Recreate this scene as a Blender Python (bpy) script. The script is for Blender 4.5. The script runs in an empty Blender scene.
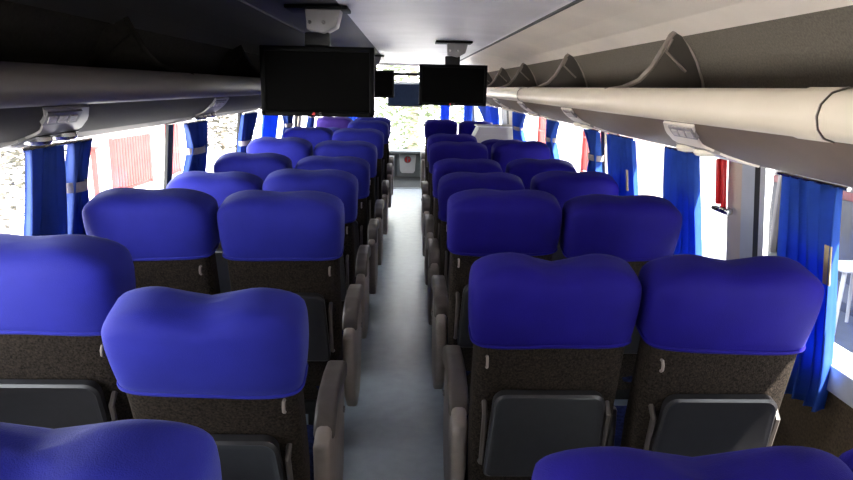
import bpy, bmesh, math, random
from mathutils import Vector, Matrix, noise
PI = math.pi
SC = bpy.context.scene
COL = SC.collection
random.seed(7)
EYE = 1.60

# ------------------------------------------------------------------ materials
def mat(name, col, rough=0.6, metal=0.0, nscale=0, namt=0.0, bump=0.0, bscale=None, sheen=0.0, sheen_tint=None,
        spec=0.5, coat=0.0, emit=None, estr=0.0, detail=3.0, transl=0.0):
    m = bpy.data.materials.new(name); m.use_nodes = True
    nt = m.node_tree; b = nt.nodes['Principled BSDF']; L = nt.links
    b.inputs['Base Color'].default_value = (*col, 1)
    b.inputs['Roughness'].default_value = rough
    b.inputs['Metallic'].default_value = metal
    b.inputs['Specular IOR Level'].default_value = spec
    b.inputs['Coat Weight'].default_value = coat
    if sheen:
        b.inputs['Sheen Weight'].default_value = sheen
        b.inputs['Sheen Roughness'].default_value = 0.45
        if sheen_tint: b.inputs['Sheen Tint'].default_value = (*sheen_tint, 1)
    if emit:
        b.inputs['Emission Color'].default_value = (*emit, 1); b.inputs['Emission Strength'].default_value = estr
    tc = nt.nodes.new('ShaderNodeTexCoord')
    if namt:
        n = nt.nodes.new('ShaderNodeTexNoise'); n.inputs['Scale'].default_value = nscale; n.inputs['Detail'].default_value = detail
        L.new(tc.outputs['Object'], n.inputs['Vector'])
        r = nt.nodes.new('ShaderNodeValToRGB')
        r.color_ramp.elements[0].position = 0.3; r.color_ramp.elements[1].position = 0.7
        r.color_ramp.elements[0].color = tuple(max(0, c*(1-namt)) for c in col)+(1,)
        r.color_ramp.elements[1].color = tuple(min(1, c*(1+namt)) for c in col)+(1,)
        L.new(n.outputs['Fac'], r.inputs['Fac']); L.new(r.outputs['Color'], b.inputs['Base Color'])
    if bump:
        n2 = nt.nodes.new('ShaderNodeTexNoise'); n2.inputs['Scale'].default_value = bscale or nscale or 50; n2.inputs['Detail'].default_value = 2
        L.new(tc.outputs['Object'], n2.inputs['Vector'])
        bp = nt.nodes.new('ShaderNodeBump'); bp.inputs['Strength'].default_value = bump; bp.inputs['Distance'].default_value = 0.004
        L.new(n2.outputs['Fac'], bp.inputs['Height']); L.new(bp.outputs['Normal'], b.inputs['Normal'])
    if transl:
        t = nt.nodes.new('ShaderNodeBsdfTranslucent'); t.inputs['Color'].default_value = (*[min(1, c*1.6+.01) for c in col], 1)
        mx = nt.nodes.new('ShaderNodeMixShader'); mx.inputs[0].default_value = transl
        out = nt.nodes['Material Output']
        L.new(b.outputs[0], mx.inputs[1]); L.new(t.outputs[0], mx.inputs[2]); L.new(mx.outputs[0], out.inputs['Surface'])
    return m

def glass_mat(name, tint, gloss=0.06):
    m = bpy.data.materials.new(name); m.use_nodes = True
    nt = m.node_tree; nt.nodes.clear(); L = nt.links
    out = nt.nodes.new('ShaderNodeOutputMaterial')
    tr = nt.nodes.new('ShaderNodeBsdfTransparent'); tr.inputs[0].default_value = (*tint, 1)
    gl = nt.nodes.new('ShaderNodeBsdfGlossy'); gl.inputs['Roughness'].default_value = 0.02
    mx = nt.nodes.new('ShaderNodeMixShader'); mx.inputs[0].default_value = gloss
    L.new(tr.outputs[0], mx.inputs[1]); L.new(gl.outputs[0], mx.inputs[2]); L.new(mx.outputs[0], out.inputs['Surface'])
    return m

M = dict(
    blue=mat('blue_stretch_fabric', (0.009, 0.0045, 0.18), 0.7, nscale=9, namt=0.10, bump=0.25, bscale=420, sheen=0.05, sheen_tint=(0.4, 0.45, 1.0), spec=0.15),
    blue_lit=mat('blue_stretch_fabric_lit', (0.016, 0.019, 0.29), 0.7, nscale=9, namt=0.10, bump=0.25, bscale=420, sheen=0.22, sheen_tint=(0.5, 0.58, 1.0), spec=0.2),  # paler copy for the left seats, window light put into the colour
    purple=mat('violet_stretch_fabric', (0.05, 0.018, 0.26), 0.62, nscale=9, namt=0.10, bump=0.25, bscale=420, sheen=0.4, sheen_tint=(0.6, 0.5, 1.0), spec=0.3),
    carpet=mat('speckled_brown_carpet', (0.024, 0.018, 0.014), 0.95, nscale=170, namt=0.75, bump=0.5, bscale=260, spec=0.15),
    rackcarpet=mat('grey_rack_carpet', (0.135, 0.118, 0.096), 0.95, nscale=160, namt=0.18, bump=0.3, bscale=300, spec=0.1),
    rackcarpet_shaded=mat('shaded_rack_carpet', (0.018, 0.016, 0.014), 0.95, nscale=60, namt=0.25, bump=0.4, bscale=300, spec=0.1),  # near-black copy of the rack carpet, left-hand shade put into its colour
    tray=mat('charcoal_tray_plastic', (0.024, 0.023, 0.025), 0.33, nscale=40, namt=0.10, spec=0.5),
    arm=mat('grey_brown_armrest_plastic', (0.080, 0.066, 0.058), 0.42, nscale=25, namt=0.10, spec=0.5),
    armp=mat('taupe_side_plastic', (0.27, 0.225, 0.195), 0.45, nscale=25, namt=0.08),
    metal=mat('chrome_metal', (0.55, 0.55, 0.56), 0.25, 1.0, nscale=30, namt=0.05),
    alu=mat('aluminium_frame', (0.75, 0.76, 0.78), 0.35, 0.4, nscale=30, namt=0.04),
    darkmetal=mat('dark_steel', (0.03, 0.03, 0.032), 0.4, 0.6, nscale=30, namt=0.1),
    cushion=mat('blue_patterned_cushion', (0.012, 0.018, 0.07), 0.9, nscale=55, namt=0.6, spec=0.1),
    rail=mat('beige_rail_plastic', (0.66, 0.575, 0.45), 0.38, nscale=6, namt=0.03),
    under=mat('taupe_underside_vinyl', (0.150, 0.104, 0.070), 0.55, nscale=8, namt=0.06, bump=0.1, bscale=300),
    railL=mat('shaded_rail_plastic', (0.075, 0.064, 0.057), 0.45, nscale=6, namt=0.03),  # rail darkened for the left side, its shade put into the colour
    underL=mat('shaded_upper_underside_vinyl', (0.008, 0.006, 0.008), 0.7, spec=0.1, nscale=8, namt=0.06, bump=0.1, bscale=300),  # upper part of the left underside, shade put into the colour
    panel=mat('pale_grey_panel_plastic', (0.74, 0.66, 0.57), 0.4, nscale=20, namt=0.04),
    panelL=mat('shaded_panel_plastic', (0.10, 0.09, 0.09), 0.4, nscale=20, namt=0.04),  # dimmer copy of the panel plastic, shade of the left rack in it
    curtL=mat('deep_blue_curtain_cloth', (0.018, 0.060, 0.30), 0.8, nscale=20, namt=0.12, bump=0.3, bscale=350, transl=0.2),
    lowL=mat('shaded_lower_underside_vinyl', (0.034, 0.026, 0.025), 0.6, spec=0.15, nscale=8, namt=0.06),  # lower part of the left underside, shade and ground bounce in the colour
    buttonL=mat('shaded_button_plastic', (0.03, 0.028, 0.03), 0.4, nscale=80, namt=0.3),  # left button plates darkened, rack shade put into the colour
    button=mat('grey_button_plastic', (0.26, 0.23, 0.22), 0.4, nscale=80, namt=0.3),
    buttonl=mat('pale_symbol_paint', (0.55, 0.5, 0.47), 0.4, nscale=80, namt=0.1),
    lamp=mat('reading_lamp_lens', (0.85, 0.78, 0.66), 0.2, nscale=30, namt=0.05),
    divider=mat('grey_divider_plastic', (0.075, 0.066, 0.055), 0.5, nscale=20, namt=0.06),
    ceil=mat('grey_ceiling_laminate', (0.76, 0.73, 0.76), 0.42, nscale=3, namt=0.08),
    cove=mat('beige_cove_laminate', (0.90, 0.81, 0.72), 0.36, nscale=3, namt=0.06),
    coveL=mat('shadowed_cove_laminate', (0.030, 0.029, 0.030), 0.5, nscale=3, namt=0.06),  # dark copy of the cove laminate, left-side shade put into the colour
    seam=mat('dark_seam_rubber', (0.05, 0.05, 0.05), 0.6, nscale=20, namt=0.1),
    rubber=mat('black_rubber', (0.012, 0.012, 0.013), 0.6, nscale=20, namt=0.1),
    black=mat('black_gloss_plastic', (0.002, 0.002, 0.002), 0.45, nscale=20, namt=0.1, spec=0.08),
    screen=mat('dark_display_glass', (0.0015, 0.0014, 0.0013), 0.5, nscale=5, namt=0.05, spec=0.03),
    silver=mat('silver_bracket_plastic', (0.26, 0.245, 0.24), 0.4, nscale=12, namt=0.1),
    red=mat('red_emergency_plastic', (0.62, 0.015, 0.02), 0.35, nscale=12, namt=0.05),
    redlogo=mat('red_logo_paint', (0.65, 0.03, 0.03), 0.4, nscale=12, namt=0.05),
    white=mat('white_paint', (0.82, 0.82, 0.82), 0.45, nscale=8, namt=0.03),
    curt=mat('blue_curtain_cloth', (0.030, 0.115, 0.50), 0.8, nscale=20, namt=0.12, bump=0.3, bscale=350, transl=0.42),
    curtband=mat('pale_curtain_band', (0.38, 0.34, 0.36), 0.8, nscale=40, namt=0.1),
    tag=mat('beige_curtain_tag', (0.50, 0.40, 0.22), 0.7, nscale=40, namt=0.1),
    floor=mat('blue_grey_vinyl_floor', (0.37, 0.42, 0.455), 0.27, nscale=14, namt=0.07, bump=0.12, bscale=120, detail=8),
    mat_floor=mat('dark_front_mat', (0.055, 0.055, 0.05), 0.9, nscale=90, namt=0.3),
    wall=mat('brown_side_carpet', (0.085, 0.062, 0.038), 0.9, nscale=120, namt=0.35, bump=0.3, bscale=260, spec=0.1),
    pillar_grey=mat('grey_blue_pillar_trim', (0.42, 0.45, 0.52), 0.5, nscale=8, namt=0.05),
    pillar_tan=mat('tan_pillar_trim', (0.50, 0.42, 0.34), 0.5, nscale=8, namt=0.05),
    shell=mat('outer_body_panel', (0.35, 0.35, 0.36), 0.5, nscale=4, namt=0.05),
    dash=mat('grey_dashboard_plastic', (0.22, 0.235, 0.24), 0.5, nscale=8, namt=0.08),
    visor=mat('blue_grey_sun_blind', (0.012, 0.019, 0.040), 0.9, nscale=30, namt=0.1, spec=0.05, transl=0.04),
    cream=mat('cream_cabinet_laminate', (0.50, 0.47, 0.45), 0.5, nscale=6, namt=0.04),
    glass=glass_mat('window_glass', (0.90, 0.92, 0.92)),
    ground=mat('pale_dusty_ground', (0.80, 0.76, 0.72), 0.9, nscale=1.2, namt=0.12),
    pave=mat('blue_grey_street_paving', (0.030, 0.033, 0.046), 0.8, nscale=2.5, namt=0.35),
    bwall=mat('grey_street_wall', (0.030, 0.029, 0.034), 0.9, nscale=2.5, namt=0.35),
    bwall_top=mat('pale_pink_plaster', (0.10, 0.09, 0.093), 0.9, nscale=2.5, namt=0.2),
    bred=mat('red_wall_band', (0.085, 0.012, 0.015), 0.8, nscale=4, namt=0.25),
    redgate=mat('faded_red_gate_paint', (0.20, 0.022, 0.020), 0.7, nscale=3, namt=0.25),
    plaster=mat('white_plaster', (0.86, 0.80, 0.78), 0.9, nscale=1.5, namt=0.06),
    bark=mat('pale_bark', (0.30, 0.24, 0.20), 0.9, nscale=6, namt=0.3),
    leaf=mat('pale_green_leaves', (0.10, 0.125, 0.065), 0.7, nscale=2.0, namt=0.45, transl=0.3),
    leafd=mat('grey_green_leaves', (0.065, 0.062, 0.045), 0.7, nscale=2.0, namt=0.6, transl=0.3),
    plasticw=mat('white_furniture_plastic', (0.45, 0.45, 0.46), 0.4, nscale=8, namt=0.03),
)

# ------------------------------------------------------------------ mesh builder
class MB:
    def __init__(s): s.v = []; s.f = []; s.mi = []; s.cur = 0
    def add(s, vs, fs, mtx=None):
        o = len(s.v)
        for p in vs:
            p = Vector(p)
            s.v.append(tuple(mtx @ p) if mtx else tuple(p))
        for q in fs: s.f.append(tuple(i+o for i in q)); s.mi.append(s.cur)
        return s
    def grid(s, rows, close_u=False, close_v=False, cap=False, flip=False):
        n = len(rows); m = len(rows[0]); vs = [p for r in rows for p in r]; fs = []
        for i in range(n if close_v else n-1):
            for j in range(m if close_u else m-1):
                a = i*m+j; b = i*m+(j+1) % m; c = ((i+1) % n)*m+(j+1) % m; d = ((i+1) % n)*m+j
                fs.append((a, d, c, b) if flip else (a, b, c, d))
        if cap:
            e0 = tuple(range(m)); e1 = tuple((n-1)*m+j for j in range(m))
            fs.append(e0 if flip else e0[::-1]); fs.append(e1[::-1] if flip else e1)
        return s.add(vs, fs)
    def box(s, c, d, r=0.0, seg=2, mtx=None):
        bm = bmesh.new(); bmesh.ops.create_cube(bm, size=1)
        for v in bm.verts: v.co = Vector((v.co.x*d[0], v.co.y*d[1], v.co.z*d[2]))
        if r: bmesh.ops.bevel(bm, geom=bm.edges[:], offset=min(r, min(d)*0.49), segments=seg, profile=0.5, affect='EDGES')
        T = Matrix.Translation(c)
        if mtx: T = T @ mtx
        s._bm(bm, T); return s
    def _bm(s, bm, T):
        bm.verts.ensure_lookup_table(); bm.verts.index_update()
        s.add([v.co for v in bm.verts], [tuple(v.index for v in f.verts) for f in bm.faces], T); bm.free()
    def prism(s, poly, axis, a, b, r=0.0):
        # poly: 2D points; axis 0: (y,z) along x ; 1: (x,z) along y ; 2: (x,y) along z
        def P(u, v, w): return ((w, u, v), (u, w, v), (u, v, w))[axis]
        bm = bmesh.new()
        v0 = [bm.verts.new(P(u, v, a)) for u, v in poly]; v1 = [bm.verts.new(P(u, v, b)) for u, v in poly]
        n = len(poly); bm.faces.new(v0[::-1]); bm.faces.new(v1)
        for i in range(n): bm.faces.new((v0[i], v0[(i+1) % n], v1[(i+1) % n], v1[i]))
        bmesh.ops.recalc_face_normals(bm, faces=bm.faces[:])
        if r: bmesh.ops.bevel(bm, geom=[e for e in bm.edges], offset=r, segments=2, profile=0.5, affect='EDGES')
        s._bm(bm, Matrix.Identity(4)); return s
    def tube(s, pts, r, n=8, cap=True):
        rows = []; pts = [Vector(p) for p in pts]; up = None
        for i, p in enumerate(pts):
            t = (pts[min(i+1, len(pts)-1)]-pts[max(i-1, 0)]).normalized()
            if up is None: up = t.orthogonal().normalized()
            up = (up - t*up.dot(t)).normalized(); w = t.cross(up)
            rr = r[i] if isinstance(r, (list, tuple)) else r
            rows.append([tuple(p+(up*math.cos(k*2*PI/n)+w*math.sin(k*2*PI/n))*rr) for k in range(n)])
        return s.grid(rows, close_u=True, cap=cap)
    def disc(s, c, nrm, r, h, n=16):
        nrm = Vector(nrm).normalized(); c = Vector(c)
        return s.tube([c-nrm*h/2, c+nrm*h/2], r, n)
    def build(s, name, m, parent=None, smooth=True, angle=40):
        me = bpy.data.meshes.new(name); me.from_pydata(s.v, [], s.f)
        ms = m if isinstance(m, (list, tuple)) else [m]
        for x in ms: me.materials.append(x)
        if len(ms) > 1:
            me.polygons.foreach_set('material_index', s.mi)
        bm = bmesh.new(); bm.from_mesh(me); bmesh.ops.recalc_face_normals(bm, faces=bm.faces[:]); bm.to_mesh(me); bm.free()
        if smooth:
            me.polygons.foreach_set('use_smooth', [True]*len(me.polygons))
            me.set_sharp_from_angle(angle=math.radians(angle))
        me.update()
        o = bpy.data.objects.new(name, me); COL.objects.link(o)
        if parent: o.parent = parent
        return o

def empty(name, loc, label, cat, group=None, rot=(0, 0, 0)):
    o = bpy.data.objects.new(name, None); COL.objects.link(o); o.empty_display_size = 0.05
    o.location = loc; o.rotation_euler = rot; tag(o, label, cat, group); return o
def tag(o, label, cat, group=None):
    o['label'] = label; o['category'] = cat
    if group: o['group'] = group
    return o
def struct(o): o['kind'] = 'structure'; return o
def superell(w, d, n, k):
    a = 2*PI*k; c, s_ = math.cos(a), math.sin(a)
    return (w*math.copysign(abs(c)**(2/n), c), d*math.copysign(abs(s_)**(2/n), s_))

# ------------------------------------------------------------------ bus cross-section
MID = -0.025
def wx(side, z):            # inner face of the side wall, leaning inward above the sill
    o = 1.275 - max(0.0, z-0.8)*0.10
    return MID + side*o
Y0, Y1 = -1.9, 12.3
SILL, HEAD = 0.84, 1.41

# floor
struct(MB().box((MID, (Y0+10.65)/2, -0.03), (2.56, 10.65-Y0, 0.06)).build('floor', M['floor'], smooth=False))
struct(MB().box((MID, 11.5, -0.04), (2.56, 1.70, 0.06)).build('floor_front', M['mat_floor'], smooth=False))
struct(MB().box((MID, 10.64, 0.004), (0.56, 0.05, 0.012), 0.004).build('trim_1', M['dash']))

# side walls : lower panel + header (structure), one per side
def side_wall(side, name):
    b = MB()
    xl = wx(side, 0.0)
    b.prism([(xl, -0.75), (xl, 0.76), (wx(side, SILL), SILL), (wx(side, SILL)+side*.07, SILL), (xl+side*.08, -0.75)], 1, Y0, Y1+.1)
    xt, xh = wx(side, 1.98), wx(side, HEAD)
    b.prism([(xh, HEAD), (xh+side*.07, HEAD), (xt+side*.07, 2.04), (xt, 2.04)], 1, Y0, Y1+.1)
    struct(b.build(name, M['wall'], smooth=False))
    # sill rail
    s_ = MB()
    s_.prism([(wx(side, .77)-side*.022, .765), (wx(side, .88)-side*.018, .845), (wx(side, .88)+side*.055, .875), (wx(side, .77)+side*.05, .75)], 1, Y0+.01, Y1, .004)
    struct(s_.build('trim_'+('2' if side > 0 else '3'), M['alu']))
side_wall(1, 'wall_right'); side_wall(-1, 'wall_left')

def post(side, y0, y1, m, idx, depth=.014):
    a, h = wx(side, SILL), wx(side, HEAD+.02)
    b = MB()
    vs = []
    for z, x in ((SILL-.02, a), (HEAD+.02, h)):
        for xx in (x-side*.003, x+side*depth):
            for y in (y0, y1): vs.append((xx, y, z))
    b.add(vs, [(0, 1, 3, 2), (4, 6, 7, 5), (0, 4, 5, 1), (2, 3, 7, 6), (0, 2, 6, 4), (1, 5, 7, 3)])
    return struct(b.build('trim_%d' % idx, M[m], smooth=False))
def pane(side, y0, y1, idx):
    off = .010
    a, h = wx(side, SILL)+side*off, wx(side, HEAD+.02)+side*off
    b = MB(); b.add([(a, y0, SILL-.02), (a, y1, SILL-.02), (h, y1, HEAD+.02), (h, y0, HEAD+.02)], [(0, 1, 2, 3)])
    return struct(b.build('window_%d' % idx, M['glass'], smooth=False))
ti, wi = 10, 1
POSTS = {1: [(-1.9, -1.75, 'pillar_tan'), (-.2, -.08, 'pillar_tan'), (1.06, 1.12, 'rubber'),
             (2.165, 2.20, 'alu'), (2.20, 2.235, 'rubber'), (2.235, 2.325, 'pillar_grey'), (2.325, 2.43, 'pillar_tan'),
             (4.02, 4.10, 'pillar_tan'), (5.66, 5.74, 'pillar_grey'), (7.3, 7.95, 'pillar_tan'), (7.95, 8.12, 'rubber'), (8.12, 8.6, 'pillar_grey'), (10.0, 10.35, 'pillar_tan'), (12.1, 12.3, 'pillar_grey')],
         -1: [(-1.9, -1.75, 'pillar_tan'), (.3, .38, 'rubber'), (2.22, 2.30, 'rubber'), (3.52, 3.60, 'rubber'), (5.02, 5.08, 'rubber'),
              (6.27, 6.42, 'pillar_tan'), (7.60, 7.72, 'rubber'), (7.78, 8.02, 'pillar_tan'), (9.5, 9.8, 'pillar_tan'), (12.1, 12.3, 'pillar_grey')]}
for side in (1, -1):
    ps = POSTS[side]
    for k, (a, b_, m) in enumerate(ps):
        post(side, a, b_, m, ti); ti += 1
        if k+1 < len(ps) and ps[k+1][0]-b_ > 0.03:
            pane(side, b_, ps[k+1][0], wi); wi += 1

# ceiling : centre panel, two coves, seams, roof
def strip(name, pts, m, t=.02, idx=None):
    pl = list(pts)+[(x, z+t) for x, z in reversed(pts)]
    return struct(MB().prism(pl, 1, Y0, 10.4).build(name, m, smooth=False))
def mir(pts): return [(2*MID-x, z) for x, z in pts]
cp = [(MID+(.64)*math.cos(a), 1.925 + .02*math.sin(a)) for a in [PI*k/14 for k in range(15)]]
strip('ceiling', cp[:10], M['ceil']); strip('ceiling_left_shaded', cp[9:], M['coveL'])  # left strip is the same ceiling, painted dark for the shade there
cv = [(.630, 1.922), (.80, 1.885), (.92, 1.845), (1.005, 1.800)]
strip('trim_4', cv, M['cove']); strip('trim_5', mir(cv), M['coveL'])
for k, s_ in enumerate((1, -1)):
    x = MID+s_*.648
    struct(MB().box((x, (Y0+10.4)/2, 1.923), (.014, 10.4-Y0, .012)).build('trim_%d' % (6+k), M['seam'], smooth=False))
struct(MB().prism([(MID-1.14, 2.02), (MID-.7, 2.10), (MID+.7, 2.10), (MID+1.14, 2.02), (MID+1.14, 2.06), (MID+.7, 2.16), (MID-.7, 2.16), (MID-1.14, 2.06)], 1, Y0, Y1+.1).build('ceiling_roof', M['shell'], smooth=False))
# ceiling front end, a lip where it stops before the windscreen
struct(MB().box((MID, 10.42, 1.98), (1.9, .05, .13), .01).build('ceiling_front', M['ceil']))
# rear wall (behind the camera)
struct(MB().box((MID, Y0-.03, 1.0), (2.6, .06, 2.3)).build('wall_back', M['cove'], smooth=False))

# front wall: windscreen opening
wf = MB()
for sx in (-1, 1):
    wf.box((MID+sx*1.22, 12.33, 1.2), (.16, .1, 1.75))
wf.box((MID, 12.33, 2.10), (2.5, .1, .12)); wf.box((MID, 12.36, -.1), (2.5, .05, 1.16))
struct(wf.build('wall_front', M['dash'], smooth=False))
struct(MB().add([(MID-1.14, 12.34, .48), (MID+1.14, 12.34, .48), (MID+1.14, 12.34, 2.05), (MID-1.14, 12.34, 2.05)], [(0, 1, 2, 3)]).build('window_%d' % wi, M['glass'], smooth=False))

# dashboard ledge under the windscreen
d = empty('dashboard', (0.01, 12.1, 0), 'low grey front ledge with a white service panel, under the windscreen at the aisle end', 'dashboard')
MB().box((0, -.06, .46), (2.2, .32, .05), .015).build('ledge', M['dash'], d)
b = MB(); b.box((-.68, .06, .21), (.90, .16, .46), .01); b.box((.68, .06, .21), (.90, .16, .46), .01); b.box((0, .12, .21), (.50, .12, .46), .01)
b.build('front_panel', M['dash'], d)
p = MB().prism([(-.155, .40), (.155, .40), (.135, .10), (.105, .06), (-.105, .06), (-.135, .10)], 1, .035, .06, .006).build('service_panel', M['white'], d)
p['label'] = 'white service panel'
e = MB(); e.disc((0, .030, .31), (0, 1, 0), .066, .014, 24); o = e.build('emblem', M['dash'], p)
e = MB(); e.disc((0, .020, .31), (0, 1, 0), .054, .012, 24); o2 = e.build('emblem_face', M['redlogo'], p)
e = MB(); e.box((.0, .012, .31), (.018, .006, .095)); e.box((.026, .012, .325), (.045, .006, .016)); e.build('emblem_mark', M['dash'], p)
for sx, lab in ((-1, 'left'), (1, 'right')):
    t = empty('step_post', (MID+sx*.36, 11.2, 0), 'narrow pale plastic post standing at the %s side of the front step' % lab, 'post', 'posts by the front step')
    MB().box((0, 0, .28), (.09, .10, .56), .02).build('post_body', M['cream'], t)
    MB().box((0, 0, .58), (.11, .12, .06), .02).build('post_cap', M['panel'], t)

# sun blind, curtain bar on windscreen
t = empty('sun_blind', (-.05, 12.20, 1.27), 'dark blue-grey pull-down sun blind hanging at the middle of the windscreen', 'sun blind')
MB().box((0, 0, .19), (.62, .012, .38), .004).build('blind_sheet', M['visor'], t)
MB().tube([(-.32, 0, .40), (.32, 0, .40)], .022, 10).build('roller', M['alu'], t)
MB().box((0, 0, -.005), (.63, .022, .022), .006).build('bottom_bar', M['darkmetal'], t)
t = empty('curtain_rail', (-.02, 12.12, 1.82), 'black horizontal rail across the windscreen above the sun blind', 'rail')
MB().box((0, 0, 0), (1.9, .05, .05), .012).build('bar', M['black'], t)
for sx in (-.9, .9): MB().box((sx, .07, 0), (.03, .12, .04), .006).build('bracket', M['darkmetal'], t)

# ------------------------------------------------------------------ luggage racks
RAIL = [(.795, 1.585), (.775, 1.606), (.748, 1.612), (.722, 1.603), (.706, 1.584), (.702, 1.564), (.707, 1.543), (.720, 1.528), (.738, 1.522)]
UND = [(.738, 1.522), (.78, 1.490), (.84, 1.457), (.90, 1.432), (.97, 1.410), (1.05, 1.390), (1.172, 1.376)]
BACK = [(1.115, 1.575), (1.105, 1.635), (1.075, 1.705), (1.04, 1.76), (1.004, 1.800)]
def und_pt(s):
    s = max(0, min(1, s))*(len(UND)-1); i = min(int(s), len(UND)-2); f = s-i
    return (UND[i][0]*(1-f)+UND[i+1][0]*f, UND[i][1]*(1-f)+UND[i+1][1]*f)
def rack(side, dz):
    lab = ('long beige overhead luggage rack above the right-hand windows, with grey dividers' if side > 0 else
           'long overhead luggage rack in shadow above the left-hand windows')
    root = empty('luggage_rack', (MID, 0, 0), lab, 'luggage rack')
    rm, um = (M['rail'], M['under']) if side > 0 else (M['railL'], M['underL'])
    bmat = M['rackcarpet'] if side > 0 else M['rackcarpet_shaded']
    def X(x): return side*(x-MID)
    ye0, ye1 = -1.8, 10.2
    def loft(pts, t, ys=(ye0, ye1)):
        b = MB(); off = []
        n = len(pts)
        for i, (x, z) in enumerate(pts):
            x0, z0 = pts[max(i-1, 0)]; x1, z1 = pts[min(i+1, n-1)]
            l = math.hypot(x1-x0, z1-z0); off.append((x+(z1-z0)/l*t, z-(x1-x0)/l*t))
        ring = pts+off[::-1]
        b.grid([[(X(x), y, z+dz) for x, z in ring] for y in ys], close_u=True, cap=True)
        return b
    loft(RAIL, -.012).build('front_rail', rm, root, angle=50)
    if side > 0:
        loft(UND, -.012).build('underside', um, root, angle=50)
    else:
        loft(UND[:4], -.012).build('upper_underside', um, root, angle=50); loft(UND[3:], -.012).build('underside', M['lowL'], root, angle=50)  # split in two so each tone can carry its own painted shading
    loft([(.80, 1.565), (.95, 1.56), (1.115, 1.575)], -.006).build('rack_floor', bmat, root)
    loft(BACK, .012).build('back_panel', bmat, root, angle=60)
    # sleeves on the rail joints
    grow = []
    cx, cz = .748, 1.562
    for x, z in RAIL:
        l = math.hypot(x-cx, z-cz); grow.append((x+(x-cx)/l*.0025, z+(z-cz)/l*.0025))
    for y in (1.19, 4.4, 7.6):
        loft(grow, -.004, (y-.055, y+.055)).build('joint_sleeve', rm, root, angle=50)
        loft([(x+(x-cx)*.02, z+(z-cz)*.02) for x, z in grow], -.004, (y-.055, y-.0525)).build('sleeve_seam', M['armp'], root, angle=50)
    # dividers
    prof = [(.735, 1.600), (.80, 1.612), (.86, 1.640), (.905, 1.690), (.94, 1.755), (.965, 1.803), (.985, 1.822), (1.004, 1.812), (1.035, 1.772), (1.07, 1.715), (1.100, 1.645), (1.108, 1.600), (1.108, 1.575), (.80, 1.570)]
    for y in (.87, 2.52, 4.17, 5.78, 7.1, 8.6):
        b = MB(); b.prism([(X(x), z+dz) for x, z in prof], 1, y-.006, y+.006)
        lim = M['armp'] if side > 0 else M['rackcarpet_shaded']; dv = b.build('rack_divider', M['divider'] if side > 0 else M['rackcarpet_shaded'], root, smooth=False)  # left dividers and rims coloured dark to carry the shade
        # raised rim
        b = MB(); rim = prof[:12]
        b.tube([(X(x), y, z+dz) for x, z in rim], .0105, 8); b.build('divider_rim', lim, dv)
        tri = [(.965, 1.775), (.975, 1.785), (1.05, 1.70), (1.075, 1.64), (.955, 1.74)]
        b = MB(); b.tube([(X(x), y-.008, z+dz) for x, z in [(.968, 1.790), (.950, 1.745), (1.03, 1.675)]], .005, 6); b.build('divider_groove', lim, dv)
    # reading-light panels with a strip sweeping back along the underside
    ys = (-.82, .50, 1.82, 3.14, 4.46, 5.78, 7.10, 8.42) if side > 0 else (-1.05, .27, 1.59, 2.91, 4.23, 5.55, 6.87, 8.19)
    def on(y, s, h=.004):
        x, z = und_pt(s); return (X(x-.4*h), y, z+dz-h)
    def sheet(rows, h=.005):
        b = MB(); top = [[on(y, s, h) for y, s in r] for r in rows]
        b.grid(top); bot = [[on(y, s, -.006) for y, s in r] for r in rows]; b.grid(bot, flip=True)
        edge_t = [p for p in top[0]]+[r[-1] for r in top[1:]]+top[-1][-2::-1]+[r[0] for r in top[-2:0:-1]]
        edge_b = [p for p in bot[0]]+[r[-1] for r in bot[1:]]+bot[-1][-2::-1]+[r[0] for r in bot[-2:0:-1]]
        b.grid([edge_t, edge_b], close_u=True); return b
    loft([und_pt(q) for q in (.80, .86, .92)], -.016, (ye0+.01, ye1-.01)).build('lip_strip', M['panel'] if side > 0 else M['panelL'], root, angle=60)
    for y in ys:
        # band down the underside: button plate on top, two lamps below
        rows = []
        for k in range(13):
            f = k/12; s = .01+.73*f
            w0 = .105-.02*max(0, f-.3); yc = y+.16*min(1, f/.45)
            rows.append([(yc+w0, s), (yc, s), (yc-w0-.05*max(0, f-.45), s)])
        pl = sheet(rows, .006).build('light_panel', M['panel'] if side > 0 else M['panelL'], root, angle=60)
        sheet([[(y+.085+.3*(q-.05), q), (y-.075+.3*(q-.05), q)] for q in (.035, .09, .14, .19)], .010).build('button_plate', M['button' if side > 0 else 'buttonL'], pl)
        for q in (.18, .5, .82):
            yc = y+.082-.15*q
            sheet([[(yc+.020, .075), (yc-.016, .075)], [(yc+.045, .155), (yc+.009, .155)]], .0125).build('button_symbol', M['buttonl' if side > 0 else 'button'], pl)
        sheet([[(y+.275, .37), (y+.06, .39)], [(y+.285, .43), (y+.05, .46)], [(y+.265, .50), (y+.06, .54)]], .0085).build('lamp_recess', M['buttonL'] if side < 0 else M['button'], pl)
        for q in (0, 1):
            c = on(y+.225-.105*q, .43+.03*q, .012)
            b = MB(); b.tube([(c[0]+.1*.0, c[1], c[2]+.012), (c[0], c[1], c[2]+.002), (c[0], c[1], c[2]-.006), (c[0], c[1], c[2]-.010)], [.034, .036, .030, .012], 18)
            b.build('reading_lamp', M['lamp'] if side > 0 else M['metal'], pl)
    # nose end cap
    return root
rack(1, 0.0); rack(-1, 0.022)

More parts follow.
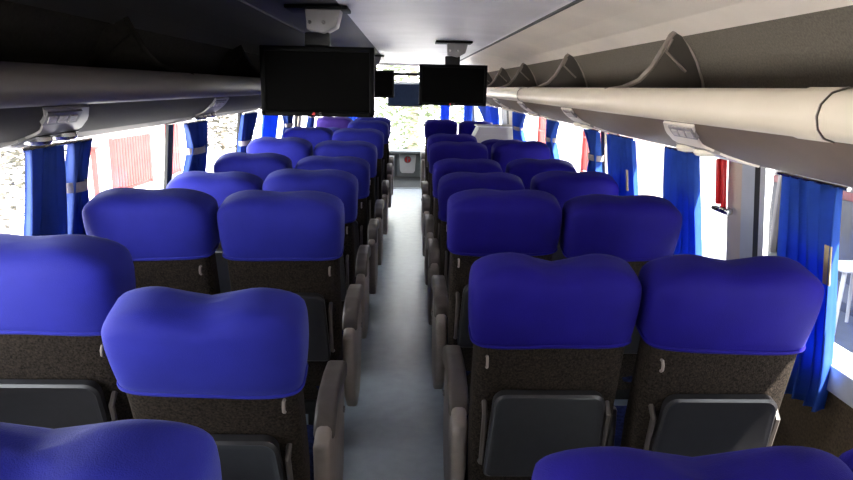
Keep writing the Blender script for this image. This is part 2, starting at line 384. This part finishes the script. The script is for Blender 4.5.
# ------------------------------------------------------------------ monitors
def monitor(x, y, w, h, ztop, label, rotz=0.0):
    t = empty('ceiling_monitor', (x, y, ztop-h), label, 'monitor', 'monitors hanging from the ceiling', (0, 0, rotz))
    MB().box((0, .03, h/2), (w, .055, h), .012).build('casing', M['black'], t)
    b = MB(); e = .022
    for s_ in (-1, 1):
        b.box((s_*(w/2-e/2), -.002, h/2), (e, .014, h), .004); b.box((0, -.002, h/2+s_*(h/2-e/2)), (w, .014, e), .004)
    b.build('bezel', M['black'], t)
    MB().box((0, .001, h/2), (w-2*e, .006, h-2*e)).build('screen', M['screen'], t, smooth=False)
    MB().disc((-.018, -.011, .011), (0, 1, 0), .0075, .004, 14).build('logo_disc', M['redlogo'], t)
    cu = bpy.data.curves.new('logo', 'FONT'); cu.body = 'LG'; cu.size = .018; cu.extrude = .001
    to = bpy.data.objects.new('logo_source', cu); COL.objects.link(to)
    bpy.context.view_layer.update()
    me = bpy.data.meshes.new_from_object(to.evaluated_get(bpy.context.evaluated_depsgraph_get()))
    bpy.data.objects.remove(to)
    me.materials.clear(); me.materials.append(M['silver'])
    lo = bpy.data.objects.new('logo_letters', me); COL.objects.link(lo); lo.parent = t
    lo.rotation_euler = (PI/2, 0, 0); lo.location = (-.006, -.0105, .0055)
    top = 1.936-(ztop-h)
    MB().box((0, .07, top-.008), (.27, .20, .016), .004).build('mount_plate', M['black'], t)
    br = MB().prism([(-.05, top-.012), (.105, top-.012), (.085, top-.085), (.03, top-.115), (-.045, top-.10)], 1, .0, .12, .006).build('bracket_cover', M['silver'], t)
    b = MB(); b.box((-.005, .06, h+.02), (.11, .05, .085), .008); b.box((-.005, .065, h*.75), (.15, .04, .14), .006)
    b.build('bracket_arm', M['darkmetal'], t)
    b = MB()
    for q in (-.03, .03): b.disc((q, -.005, top-.07), (0, 1, 0), .008, .012, 10)
    b.build('bracket_screw', M['metal'], t)
    return t
monitor(-.40, 3.03, .50, .302, 1.766, 'large black monitor hanging on the left of the aisle, nearest to the camera')
monitor(.335, 5.06, .505, .298, 1.768, 'black monitor hanging from a pale bracket on the right of the aisle')
monitor(-.405, 7.60, .50, .298, 1.776, 'black monitor half hidden behind the nearest left-hand monitor')

# ------------------------------------------------------------------ seats
def seat(x, y, side, label, cov, recl=14, zoff=0.0, w=.221, dipk=.036, yo=0.0, aisle=True, detail=True, rz=0.0):
    """side +1: right of the aisle (armrest on its left), -1 mirrored. Built facing +y; y is where the back's rear face sits at 1.05 m."""
    root = empty('coach_seat', (x, y, 0), label, 'seat', 'coach seats in rows of two', (0, 0, rz))
    seed = random.random()*100
    th = math.radians(recl)
    zp = .40
    def B(px, t, h):        # back-local (x, thickness(+ = front), height along the back) -> seat-local
        hz = h-zp
        yy = (1.05-zp)*math.tan(th) - hz*math.sin(th) + t*math.cos(th)
        return (px*side, yy, zp+hz*math.cos(th)+t*math.sin(th)+zoff)
    N = 40
    # carpeted back shell
    rows = []
    for i in range(12):
        h = .30+(1.05-.30)*i/11
        ww = (w-.012)*(.93+.07*min(1, (h-.30)/.35)); dd = .062
        rows.append([B(px, t+.062, h) for px, t in (superell(ww, dd, 5, k/N) for k in range(N))])
    b = MB(); b.grid(rows, close_u=True, cap=True); b.build('backrest', M['carpet'], root)
    # stretch cover
    rows = []
    h0, h1, Hc = .955, 1.112, .094
    def ring(ww, dd, h, c=.068, dome=0.0):
        out = []
        for k in range(N):
            px, t = superell(ww, dd, 4.2, k/N)
            dip = -dipk*math.exp(-(px/.08)**2)*dome - .010*dome*(abs(px)/w)**2
            wr = .0035*noise.noise(Vector((px*9+seed, h*11, t*9)))
            if t > 0: t += .035*(abs(px)/w)**3*(1-dome*.6)        # wings bulge forward
            out.append(B(px+wr, t+c+wr, h+dip+(.006*math.sin(px*7+seed) if h < h0+.02 else 0)))
        return out
    for h, g in ((h0, -.005), (h0+.006, .0), (h0+.04, .003), (h0+.08, .006), (h1-.03, .008), (h1, .007)):
        rows.append(ring(w+g, .078+g, h))
    for i in range(1, 10):
        a = PI/2*i/9.6
        sx = math.cos(a)**(2/3.0); st = math.cos(a)**(.62); hh = h1+Hc*math.sin(a)**(2/2.6)
        dm = min(1, i/6)
        rows.append(ring((w+.007)*sx, .085*st, hh, dome=dm))
    b = MB(); b.grid(rows, close_u=True)
    n = len(rows)*N
    top = [sum((Vector(p) for p in rows[-1]), Vector())/N]
    b.add([tuple(top[0])], []); ci = len(b.v)-1
    for k in range(N): b.f.append(((len(rows)-1)*N+k, (len(rows)-1)*N+(k+1) % N, ci)); b.mi.append(0)
    cv = b.build('headrest_cover', cov, root, angle=80)
    if detail:
        hm = []
        for k in range(N):
            px, t = superell(w+.0015, .081, 4.2, k/N)
            hm.append(B(px, t+.068, h0+.012+.006*math.sin(px*7+seed)))
        b = MB(); rr = []
        for k in range(N):
            p = Vector(hm[k]); nx = Vector(hm[(k+1) % N])-Vector(hm[k-1]); nx.normalize(); up = Vector((0, 0, 1)); o = nx.cross(up)
            rr.append([tuple(p+o*.0035*math.cos(q*PI/3)+up*.005*math.sin(q*PI/3)) for q in range(6)])
        b.grid(rr, close_u=True, close_v=True); b.build('hem', cov, cv)
    # cushion
    b = MB(); b.box((0, .42+yo, .40+zoff), (.37, .50, .15), .045, 3); b.build('seat_cushion', M['cushion'], root)
    # pedestal
    b = MB(); b.box((0, .40+yo, .28), (.40, .42, .06), .01); b.box((-.08*side, .40+yo, .14), (.06, .30, .26), .01); b.box((-.08*side, .40+yo, .0125), (.12, .40, .025), .005)
    b.build('pedestal', M['darkmetal'], root)
    # folding tray on the back
    tp = root
    b = MB(); W2, z0, z1 = .158, .52, .815
    poly = []
    for (cx, cz, a0) in ((W2-.035, z1-.035, 0), (-W2+.035, z1-.035, 90), (-W2-.012+.02, z0+.02, 180), (W2+.012-.02, z0+.02, 270)):
        r = .035 if cz > .7 else .02
        for q in range(6): a = math.radians(a0+18*q); poly.append((cx+r*math.cos(a), cz+r*math.sin(a)))
    def T(px, t, z): return B(px, t, zp+(z-zp)/math.cos(th))
    fr = [T(px, -.034, z) for px, z in poly]; bk = [T(px*.985, -.012, z) for px, z in poly]
    rim = [T(px*.955, -.040, .665+(z-.665)*.955) for px, z in poly]; inn = [T(px*.91, -.036, .665+(z-.665)*.91) for px, z in poly]
    b.grid([bk, fr, rim, inn], close_u=True, cap=True); tr = b.build('folding_tray', M['tray'], root, angle=35)
    for s_ in (-1, 1):
        pts = [T(s_*(W2+.018), t, z) for t, z in ((.01, .76), (-.022, .74), (-.022, .56), (.01, .54))]
        MB().tube(pts, .008, 6).build('tray_bracket', M['arm'], tr)
    if detail:
        # coat hook on the aisle side of the carpet
        hp = [T(-.180, t, z) for t, z in ((-.002, .918), (-.012, .921), (-.020, .912), (-.021, .898), (-.013, .890))]
        MB().tube(hp, .0042, 8).build('coat_hook', M['armp'], root)
    # arm on the aisle side (seats by the window get a slim shared arm)
    if aisle:
        ax = -(w+.010)*side
        prof = [(.255, .60), (.27, .640), (.32, .672), (.40, .695), (.52, .700), (.62, .690), (.675, .665), (.695, .63), (.68, .60), (.62, .612), (.50, .635), (.38, .63), (.31, .605), (.27, .585)]
        b = MB(); b.prism([(yy+yo, z+zoff*.3) for yy, z in prof], 0, ax-.032, ax+.032, .012); b.build('armrest', M['arm'], root, angle=50)
        prof = [(.19, .595), (.30, .625), (.50, .635), (.63, .61), (.66, .56), (.65, .40), (.60, .26), (.52, .20), (.36, .20), (.27, .28), (.20, .42)]
        b = MB(); b.prism([(yy+yo, z) for yy, z in prof], 0, ax-.024, ax+.024, .014); sp = b.build('side_panel', M['armp'], root, angle=50)
        MB().disc((ax-.027*side, .60+yo, .50), (1, 0, 0), .012, .008, 12).build('panel_screw', M['metal'], sp)
    else:
        ax = -(w+.006)*side
        b = MB(); b.box((ax, .44, .63), (.03, .42, .04), .012); b.box((ax, .25, .52), (.026, .05, .22), .01); b.build('armrest', M['arm'], root)
    return root

ORD = ['', 'nearest', 'second', 'third', 'fourth', 'fifth', 'sixth', 'seventh', 'front']
B1, B2 = M['blue'], M['blue_lit']
def slabel(row, side, col, extra=''):
    nm = {0: 'row cut off by the bottom edge', 1: 'nearest complete row', 2: 'second complete row', 3: 'third complete row', 4: 'fourth complete row',
          5: 'fifth complete row', 6: 'sixth complete row', 7: 'seventh complete row', 8: 'very front row'}[row]
    return '%sblue-covered coach seat, %s column %s of the aisle, %s' % (extra, 'aisle' if col == 'a' else 'window', 'left' if side < 0 else 'right', nm)
XR = {'a': .397, 'b': .853}; XL = {'a': -.457, 'b': -.914}
#        row side col  y     recl  zoff   rz
SEATS = [(0, 1, 'a', .72, 14, -.068, 0, .014), (0, 1, 'b', 0.76, 14, -.08, 0, .030), (0, -1, 'a', .76, 14, -.052, 0, -.042),
         (1, 1, 'a', 1.66, 13, -.03, 0, .008), (1, 1, 'b', 1.62, 13, -.020, 0, .018), (2, 1, 'a', 2.55, 14, .01, 0, -.004), (2, 1, 'b', 2.52, 14, .0, 0, .008),
         (3, 1, 'a', 3.42, 14, -.03, 0, 0), (3, 1, 'b', 3.45, 14, -.02, 0, .05), (4, 1, 'a', 4.25, 14, -.045, 0, 0), (4, 1, 'b', 4.27, 14, -.04, 0, .03),
         (5, 1, 'a', 5.08, 14, 0, 0, 0), (5, 1, 'b', 5.15, 14, .01, 0, .04), (6, 1, 'a', 5.97, 14, 0, 0, .01), (6, 1, 'b', 6.2, 14, -.06, 0, .06),
         (8, 1, 'a', 9.12, 14, -.02, 0, .06), (8, 1, 'b', 9.12, 14, -.03, 0, .075),
         (1, -1, 'a', 1.43, 19, -.055, 0, -.010), (1, -1, 'b', 1.63, 12, .008, 0, -.055), (2, -1, 'a', 2.37, 14, .02, 0, -.006), (2, -1, 'b', 2.35, 14, .025, 0, -.020),
         (3, -1, 'a', 3.19, 14, 0, 0, -.015), (3, -1, 'b', 3.20, 14, -.02, 0, -.025), (4, -1, 'a', 4.02, 14, -.02, 0, 0), (4, -1, 'b', 3.96, 14, 0, 0, -.015),
         (5, -1, 'a', 4.78, 14, .015, 0, .01), (5, -1, 'b', 4.74, 14, .035, 0, .0), (6, -1, 'a', 5.92, 14, .035, 0, .02), (6, -1, 'b', 6.1, 14, .03, 0, .01),
         (7, -1, 'a', 7.4, 14, .035, 0, .02), (7, -1, 'b', 7.4, 14, -.05, 0, .0), (8, -1, 'a', 8.3, 14, .035, 0, .02), (8, -1, 'b', 8.3, 14, .03, 0, .012)]
EXTRA = {(1, -1, 'a'): 'reclined ', (8, -1, 'b'): 'violet-'}
for row, side, col, y, recl, zoff, rz, dx in SEATS:
    x = (XR if side > 0 else XL)[col]+dx
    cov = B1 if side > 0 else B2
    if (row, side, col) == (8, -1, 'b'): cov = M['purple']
    seat(x, y, side, slabel(row, side, col, EXTRA.get((row, side, col), '')), cov, recl, zoff, aisle=(col == 'a'), detail=row < 6, rz=rz, yo=.10 if recl > 15 else 0, dipk=.036 if (row, col) in ((0, 'a'), (1, 'a')) else .026 if row < 2 and side > 0 else .014)

# pale cabinet on the right
t = empty('side_cabinet', (.93, 7.6, 0), 'pale grey cabinet with a sloping left top corner, in front of the right-hand window seats', 'cabinet')
MB().prism([(-.25, .03), (.245, .03), (.245, 1.185), (-.13, 1.185), (-.25, .95)], 1, -.18, .18, .012).build('cabinet_body', M['cream'], t)
MB().prism([(-.155, 1.18), (.25, 1.18), (.25, 1.197), (-.15, 1.197)], 1, -.19, .19, .004).build('cabinet_top', M['white'], t)
MB().box((0, 0, .02), (.46, .33, .04)).build('plinth', M['darkmetal'], t)
MB().prism([(-.20, .15), (.20, .15), (.20, 1.10), (-.10, 1.10), (-.20, .92)], 1, -.192, -.178, .004).build('cabinet_door', M['cream'], t)

# ------------------------------------------------------------------ curtains
def curtain(side, y0, y1, z0, z1, label, tie=None, tag_y=None, pleats=6, lean=0.0, toward=1, seed=0, gm=.5):
    yc = (y0+y1)/2
    t = empty('window_curtain', (wx(side, z1)-side*.05, yc, z1), label, 'curtain', 'blue window curtains')
    x0, base = t.location.x, Vector(t.location)
    W = y1-y0; b = MB(); NU, NV = pleats*8, 26
    rows = []
    for j in range(NV+1):
        f = j/NV; z = z1+(z0-z1)*f
        if tie:
            ft = (z1-tie)/(z1-z0)
            g = gm+(1-gm)*min(1, abs(f-ft)/max(ft, .25))**1.3 if f < ft else gm+(1-gm)*.7*min(1, (f-ft)/.35)**.9
            cy = yc + toward*W*(1-g)*.48
        else:
            g = 1-.42*f*f*lean; cy = yc-lean*W*.02*f
        row = []
        for i in range(NU+1):
            u = i/NU
            ph = u*pleats*2*PI+seed+.6*math.sin(u*9+seed)
            amp = .026*(1.2-.4*g)
            xx = wx(side, z)-side*(.045+amp*math.sin(ph)+.008*math.sin(f*4+u*5+seed))
            yy = cy+(u-.5)*W*g+.006*math.sin(ph*2)
            row.append((xx-base.x, yy-base.y, z-base.z))
        rows.append(row)
    b.grid(rows)
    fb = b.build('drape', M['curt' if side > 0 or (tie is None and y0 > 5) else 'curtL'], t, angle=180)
    sm = fb.modifiers.new('thickness', 'SOLIDIFY'); sm.thickness = .0015
    rail = MB(); rail.tube([(0, -W/2-.02, .0), (0, W/2+.02, .0)], .006, 6); rail.build('curtain_rod', M['metal'], t)
    if tie:
        ft = (z1-tie)/(z1-z0); cy = toward*W*(1-gm)*.48; xw = wx(side, tie)-side*.045-base.x
        b = MB(); n = 20
        ring = [[(xw+.040*math.cos(a*2*PI/n)*1.0, cy+(W*gm*.5+.012)*math.sin(a*2*PI/n), tie-base.z+dz_) for a in range(n)] for dz_ in (-.018, -.016, .016, .018)]
        b.grid(ring, close_u=True); o = b.build('tie_band', M['curtband'], t)
        o.modifiers.new('thickness', 'SOLIDIFY').thickness = .004
    if tag_y is not None:
        xw = wx(side, 1.13)-side*.072-base.x
        MB().box((xw, tag_y-base.y, 1.15-base.z), (.004, .030, .11), .001, mtx=Matrix.Rotation(-side*.1, 4, 'Y')).build('curtain_tag', M['tag'], t)
    return t
curtain(1, 1.69, 1.985, .70, 1.364, 'bright blue curtain beside the nearest right window seat, with beige tag', None, 1.71, 5, .8, seed=.4)
curtain(1, 2.58, 2.90, .72, 1.364, 'pale blue curtain hanging behind the red emergency handle', None, None, 5, .15, seed=1.4)
curtain(1, 3.36, 3.74, .72, 1.364, 'blue curtain with beige tag, second behind the red emergency handle', None, 3.40, 6, .1, seed=2.2)
curtain(1, 3.98, 4.36, .76, 1.364, 'dark blue curtain tied back against a cream right-hand pillar', 1.20, None, 5, 0, -1, seed=.3)
curtain(1, 5.05, 5.5, .76, 1.364, 'blue tied-back curtain between the two right windows showing red outside', 1.21, None, 6, 0, 1, seed=.9)
curtain(1, 6.5, 7.22, .76, 1.364, 'blue tied-back curtain right of the pale cabinet', 1.20, None, 6, 0, 1, seed=1.9)
curtain(1, 8.65, 9.1, .76, 1.364, 'short dark blue curtain behind the pale cabinet, by a grey pillar', None, None, 5, 0, 1, seed=2.9)
curtain(1, 9.3, 11.2, .9, 1.364, 'wide dark blue curtain swept back above the front right seats', 1.12, None, 9, 0, -1, seed=3.9)
curtain(-1, 2.11, 2.345, .74, 1.385, 'straight blue curtain on the left, nearest to the camera, left of a banded one', None, None, 4, 0, 1, seed=.7)
curtain(-1, 2.385, 2.54, .74, 1.385, 'narrow dark blue curtain with a pale tie band, on the left, nearest to the camera', 1.225, None, 3, 0, -1, seed=1.2, gm=.62)
curtain(-1, 3.62, 3.98, .74, 1.385, 'blue tied-back curtain beside the thin dark left pillar', 1.225, None, 5, 0, 1, seed=1.7, gm=.62)
curtain(-1, 4.95, 5.32, .74, 1.385, 'pale blue tied-back curtain at the left edge of the large monitor', 1.17, None, 5, 0, -1, seed=2.7)
curtain(-1, 5.72, 6.2, .74, 1.385, 'untied bright royal blue curtain seen under the large monitor', None, None, 5, 0, 1, seed=3.3)
curtain(-1, 6.5, 7.05, .74, 1.385, 'blue tied-back curtain right of the untied bright left curtain', 1.20, None, 6, 0, 1, seed=4.1)
curtain(-1, 8.05, 8.8, .74, 1.385, 'dark blue tied-back curtain, farthest along the left windows', 1.22, None, 6, 0, 1, seed=5.1)
# windscreen curtains: turn the same drape to face the rear
def front_curtain(x0, x1, label, seed):
    t = empty('windscreen_curtain', ((x0+x1)/2, 12.10, 1.79), label, 'curtain', 'blue windscreen curtains')
    W = x1-x0; b = MB(); rows = []
    for j in range(15):
        f = j/14
        rows.append([((i/40-.5)*W*(1-.1*math.sin(f*3)), .018*math.sin(i/40*5*2*PI+seed)+.006*math.sin(f*5), -1.22*f) for i in range(41)])
    b.grid(rows); o = b.build('drape', M['curt'], t, angle=180); o.modifiers.new('thickness', 'SOLIDIFY').thickness = .0015
    b = MB()
    for i in range(5): b.tube([((i/4-.5)*W*.9, 0, 0), ((i/4-.5)*W*.9, 0, .02)], .006, 6)
    b.build('curtain_clip', M['metal'], t)
front_curtain(.58, .76, 'narrow bright blue curtain on the windscreen, behind the front right aisle seat', .5)
front_curtain(1.0, 1.17, 'bright blue curtain at the right corner of the windscreen', 1.5)
front_curtain(-1.20, -1.09+.25, 'blue curtain at the left corner of the windscreen', 2.5)

# emergency handle
z = 1.27; xh = wx(1, z)-.03
t = empty('emergency_handle', (xh, 2.41, 1.19), 'red emergency window handle on the tan right-hand pillar', 'emergency handle'); t.rotation_euler = (0, -.1, 0)
b = MB(); b.box((0, .018, .09), (.022, .020, .17), .005); b.build('red_grip', M['red'], t)
b = MB(); b.box((.004, -.012, .085), (.018, .016, .19), .004); b.build('red_bar', M['red'], t)
t = empty('window_latch', (wx(1, 1.19)-.03, 2.37, 1.165), 'chrome window latch under the red emergency handle', 'latch')
MB().box((0, .035, .012), (.03, .105, .026), .008).build('latch_body', M['metal'], t)
MB().box((-.012, .075, .012), (.022, .03, .016), .005).build('latch_tongue', M['darkmetal'], t)

# ------------------------------------------------------------------ outside
G = -0.72
struct(MB().box((0, 12, G-.05), (90, 90, .1)).build('ground', M['ground'], smooth=False))
struct(MB().box((4.0, 2.0, G+.005), (5.4, 12, .012)).build('ground_street', M['pave'], smooth=False))
# street building on the right: lower grey wall, red band, pale plaster above
def hplane(name, lab, cat, loc, parts, group=None):
    t = empty(name, loc, lab, cat, group)
    for nm, c, dd, m in parts: MB().box(c, dd, .01).build(nm, M[m], t)
    return t
hplane('street_building', 'grey street building with a red painted band, seen through the nearest right window', 'building', (5.3, 3.2, G),
       [('lower_wall', (.15, 0, .545), (.3, 12.4, 1.09), 'bwall'), ('red_band', (.14, 0, 1.14), (.3, 12.4, .10), 'bred'), ('upper_wall', (.15, 0, 5.36), (.3, 12.4, 8.34), 'bwall_top'),  # upper wall raised out of view to shade the street side
        ('curb', (-.25, 0, .06), (.5, 12.4, .12), 'bwall'), ('downpipe', (-.05, 5.9, 1.8), (.08, .08, 3.6), 'bwall_top')])
t = empty('plastic_stool', (4.42, 6.25, G+.005), 'white plastic stool standing on the street paving outside the nearest right window', 'stool')
MB().box((0, 0, .66), (.40, .40, .035), .015).build('stool_top', M['plasticw'], t)
for sx in (-1, 1):
    for sy in (-1, 1):
        MB().tube([(sx*.15, sy*.15, .65), (sx*.20, sy*.20, .0)], [.022, .016], 8).build('leg', M['plasticw'], t)
def gate(x, y, L, h, zb, rot, lab, m='redgate', slats=14):
    t = empty('metal_gate', (x, y, zb), lab, 'gate', None, (0, 0, rot))
    b = MB()
    for k in range(slats): b.box((-L/2+L*(k+.5)/slats, 0, h/2+.03), (L/slats*.8, .03, h-.1), .006)
    b.build('gate_sheet', M[m], t)
    b = MB()
    for q in (.04, h/2, h-.04): b.box((0, .03, q), (L, .05, .06), .008)
    for q in (-1, 1): b.box((q*L/2, .03, h/2), (.08, .08, h), .008)
    b.build('gate_frame', M[m], t)
gate(-6.1, 15.0, 1.8, 1.15, G, PI/2-.05, 'faded red metal gate outside the first left windows')
gate(-6.0, 17.4, .7, 1.5, G, PI/2, 'narrow faded red gate leaf just right of the thin dark left window pillar', slats=4)
gate(5.2, 17.9, 2.3, 2.05, G, PI/2+.1, 'faded red gate outside the middle right windows')
gate(5.2, 25.0, 1.7, 1.6, G, PI/2+.1, 'distant faded red gate outside the far right windows', slats=8)
for (x, y, h, lab) in ((-6.0, 12.9, 1.05, 'red post outside, just right of the nearest left curtain'), (-5.9, 16.6, 1.6, 'thin red post outside, right of the red gate on the left')):
    t = empty('boundary_post', (x, y, G), lab, 'post')
    MB().tube([(0, 0, 0), (0, 0, h)], .055, 10).build('post_shaft', M['redgate'], t)
    MB().box((0, 0, h+.02), (.16, .16, .05), .012).build('post_cap', M['redgate'], t)
hplane('boundary_wall', 'long white sunlit wall outside the left windows', 'wall', (-7.2, 18, G), [('wall_face', (0, 0, .8), (.2, 30, 1.6), 'plaster'), ('coping', (0, 0, 1.64), (.3, 30, .08), 'plaster')])
hplane('boundary_wall', 'white sunlit wall outside the right windows, beyond the street building', 'wall', (6.2, 20.5, G), [('wall_face', (0, 0, .9), (.2, 21, 1.8), 'plaster'), ('coping', (0, 0, 1.84), (.3, 21, .08), 'plaster')])

def tree(x, y, h, cr, zc, lab, n, m='leaf', ls=.16, seed=1, tr=.12, group=None, flat=1.0):
    rnd = random.Random(seed)
    t = empty('tree', (x, y, G), lab, 'tree', group)
    b = MB(); b.tube([(0, 0, 0), (.05, .02, h*.3), (-.04, .06, h*.6), (0, 0, h*.9)], [tr, tr*.8, tr*.6, tr*.25], 8)
    for k in range(7):
        a = k*2.4; z = h*(.35+.07*k)
        b.tube([(0, 0, z), (math.cos(a)*cr*.4, math.sin(a)*cr*.4, z+.25), (math.cos(a)*cr*.75, math.sin(a)*cr*.75, z+.6)], [tr*.4, tr*.25, tr*.08], 6)
    b.build('trunk', M['bark'], t)
    b = MB()
    for k in range(n):
        while True:
            p = Vector((rnd.uniform(-1, 1), rnd.uniform(-1, 1), rnd.uniform(-1, 1)))
            if .25 < p.length < 1: break
        q = noise.noise(p*2.3+Vector((seed, 0, 0)))
        if q < -.22: continue
        c = Vector((p.x*cr, p.y*cr*flat, zc+p.z*cr*.9))
        s_ = ls*rnd.uniform(.6, 1.3)
        R = Matrix.Rotation(rnd.uniform(0, 6.3), 3, 'Z') @ Matrix.Rotation(rnd.uniform(-1.2, 1.2), 3, 'X')
        vs = [c+R @ Vector(v) for v in ((-s_*.5, 0, 0), (0, -s_*.22, s_*.05), (s_*.5, 0, 0), (0, s_*.22, s_*.05))]
        b.add(vs, [(0, 1, 2, 3)])
    b.build('foliage', M[m], t, smooth=False)
tree(.2, 24, 5.5, 2.6, 2.4, 'pale green leafy tree straight ahead beyond the windscreen', 3800, ls=.26, seed=3, tr=.2)
tree(-5.9, 9.6, 3.2, 1.25, 1.35, 'sunlit bushy tree outside the left window nearest to the camera', 2600, 'leafd', .13, seed=11)
tree(-8.4, 16.5, 4.4, 1.6, 3.0, 'leafy tree overhanging the white wall on the left', 1800, 'leafd', .2, seed=14)
tree(-6.4, 23.6, 4, 1.5, 1.4, 'grey-green tree outside the left window under the large monitor', 2200, 'leafd', .2, seed=17)
tree(5.0, 13.4, 4.2, .9, 3.3, 'pale-barked tree outside the second right window', 900, 'leafd', .16, seed=21, tr=.28)

# ------------------------------------------------------------------ light
w = bpy.data.worlds.new('sky'); SC.world = w; w.use_nodes = True
nt = w.node_tree; bg = nt.nodes['Background']
tc = nt.nodes.new('ShaderNodeTexCoord'); sp = nt.nodes.new('ShaderNodeSeparateXYZ'); rp = nt.nodes.new('ShaderNodeValToRGB')
nt.links.new(tc.outputs['Generated'], sp.inputs[0]); nt.links.new(sp.outputs['Z'], rp.inputs['Fac']); nt.links.new(rp.outputs['Color'], bg.inputs['Color'])
rp.color_ramp.elements[0].color = (1.0, .97, .94, 1); rp.color_ramp.elements[1].color = (.72, .84, 1, 1)
bg.inputs['Strength'].default_value = 6.5
su = bpy.data.lights.new('sun', 'SUN'); su.energy = 26; su.angle = .02; su.color = (1, .95, .88)
so = bpy.data.objects.new('sun', su); COL.objects.link(so); so.location = (10, -8, 20)
so.rotation_euler = Vector((-.34, .42, -.84)).to_track_quat('-Z', 'Y').to_euler()

# ------------------------------------------------------------------ camera
F = 663.0
cam = bpy.data.cameras.new('camera'); co = bpy.data.objects.new('camera', cam); COL.objects.link(co)
cam.sensor_width = 36; cam.lens = F*36/853; cam.clip_start = .05; cam.clip_end = 200
roll = .02; cr_, sr_ = math.cos(roll), math.sin(roll)
u, v = 408-426.5, 87-240
uu, vv = cr_*u+sr_*v, -sr_*u+cr_*v
pit = math.atan(-vv/F); yaw = math.atan(-uu/(F/math.cos(pit)))
f = Vector((math.sin(yaw)*math.cos(pit), math.cos(yaw)*math.cos(pit), -math.sin(pit)))
r = Vector((math.cos(yaw), -math.sin(yaw), 0)); dn = f.cross(r)
Rr = r*cr_-dn*sr_; Dn = r*sr_+dn*cr_
co.matrix_world = Matrix(((Rr.x, -Dn.x, -f.x, 0), (Rr.y, -Dn.y, -f.y, 0), (Rr.z, -Dn.z, -f.z, EYE), (0, 0, 0, 1)))
SC.camera = co
SC.view_settings.view_transform = 'Standard'
SC.view_settings.look = 'None'
SC.view_settings.exposure = 0.72
SC.cycles.max_bounces = 10; SC.cycles.diffuse_bounces = 6; SC.cycles.transparent_max_bounces = 12
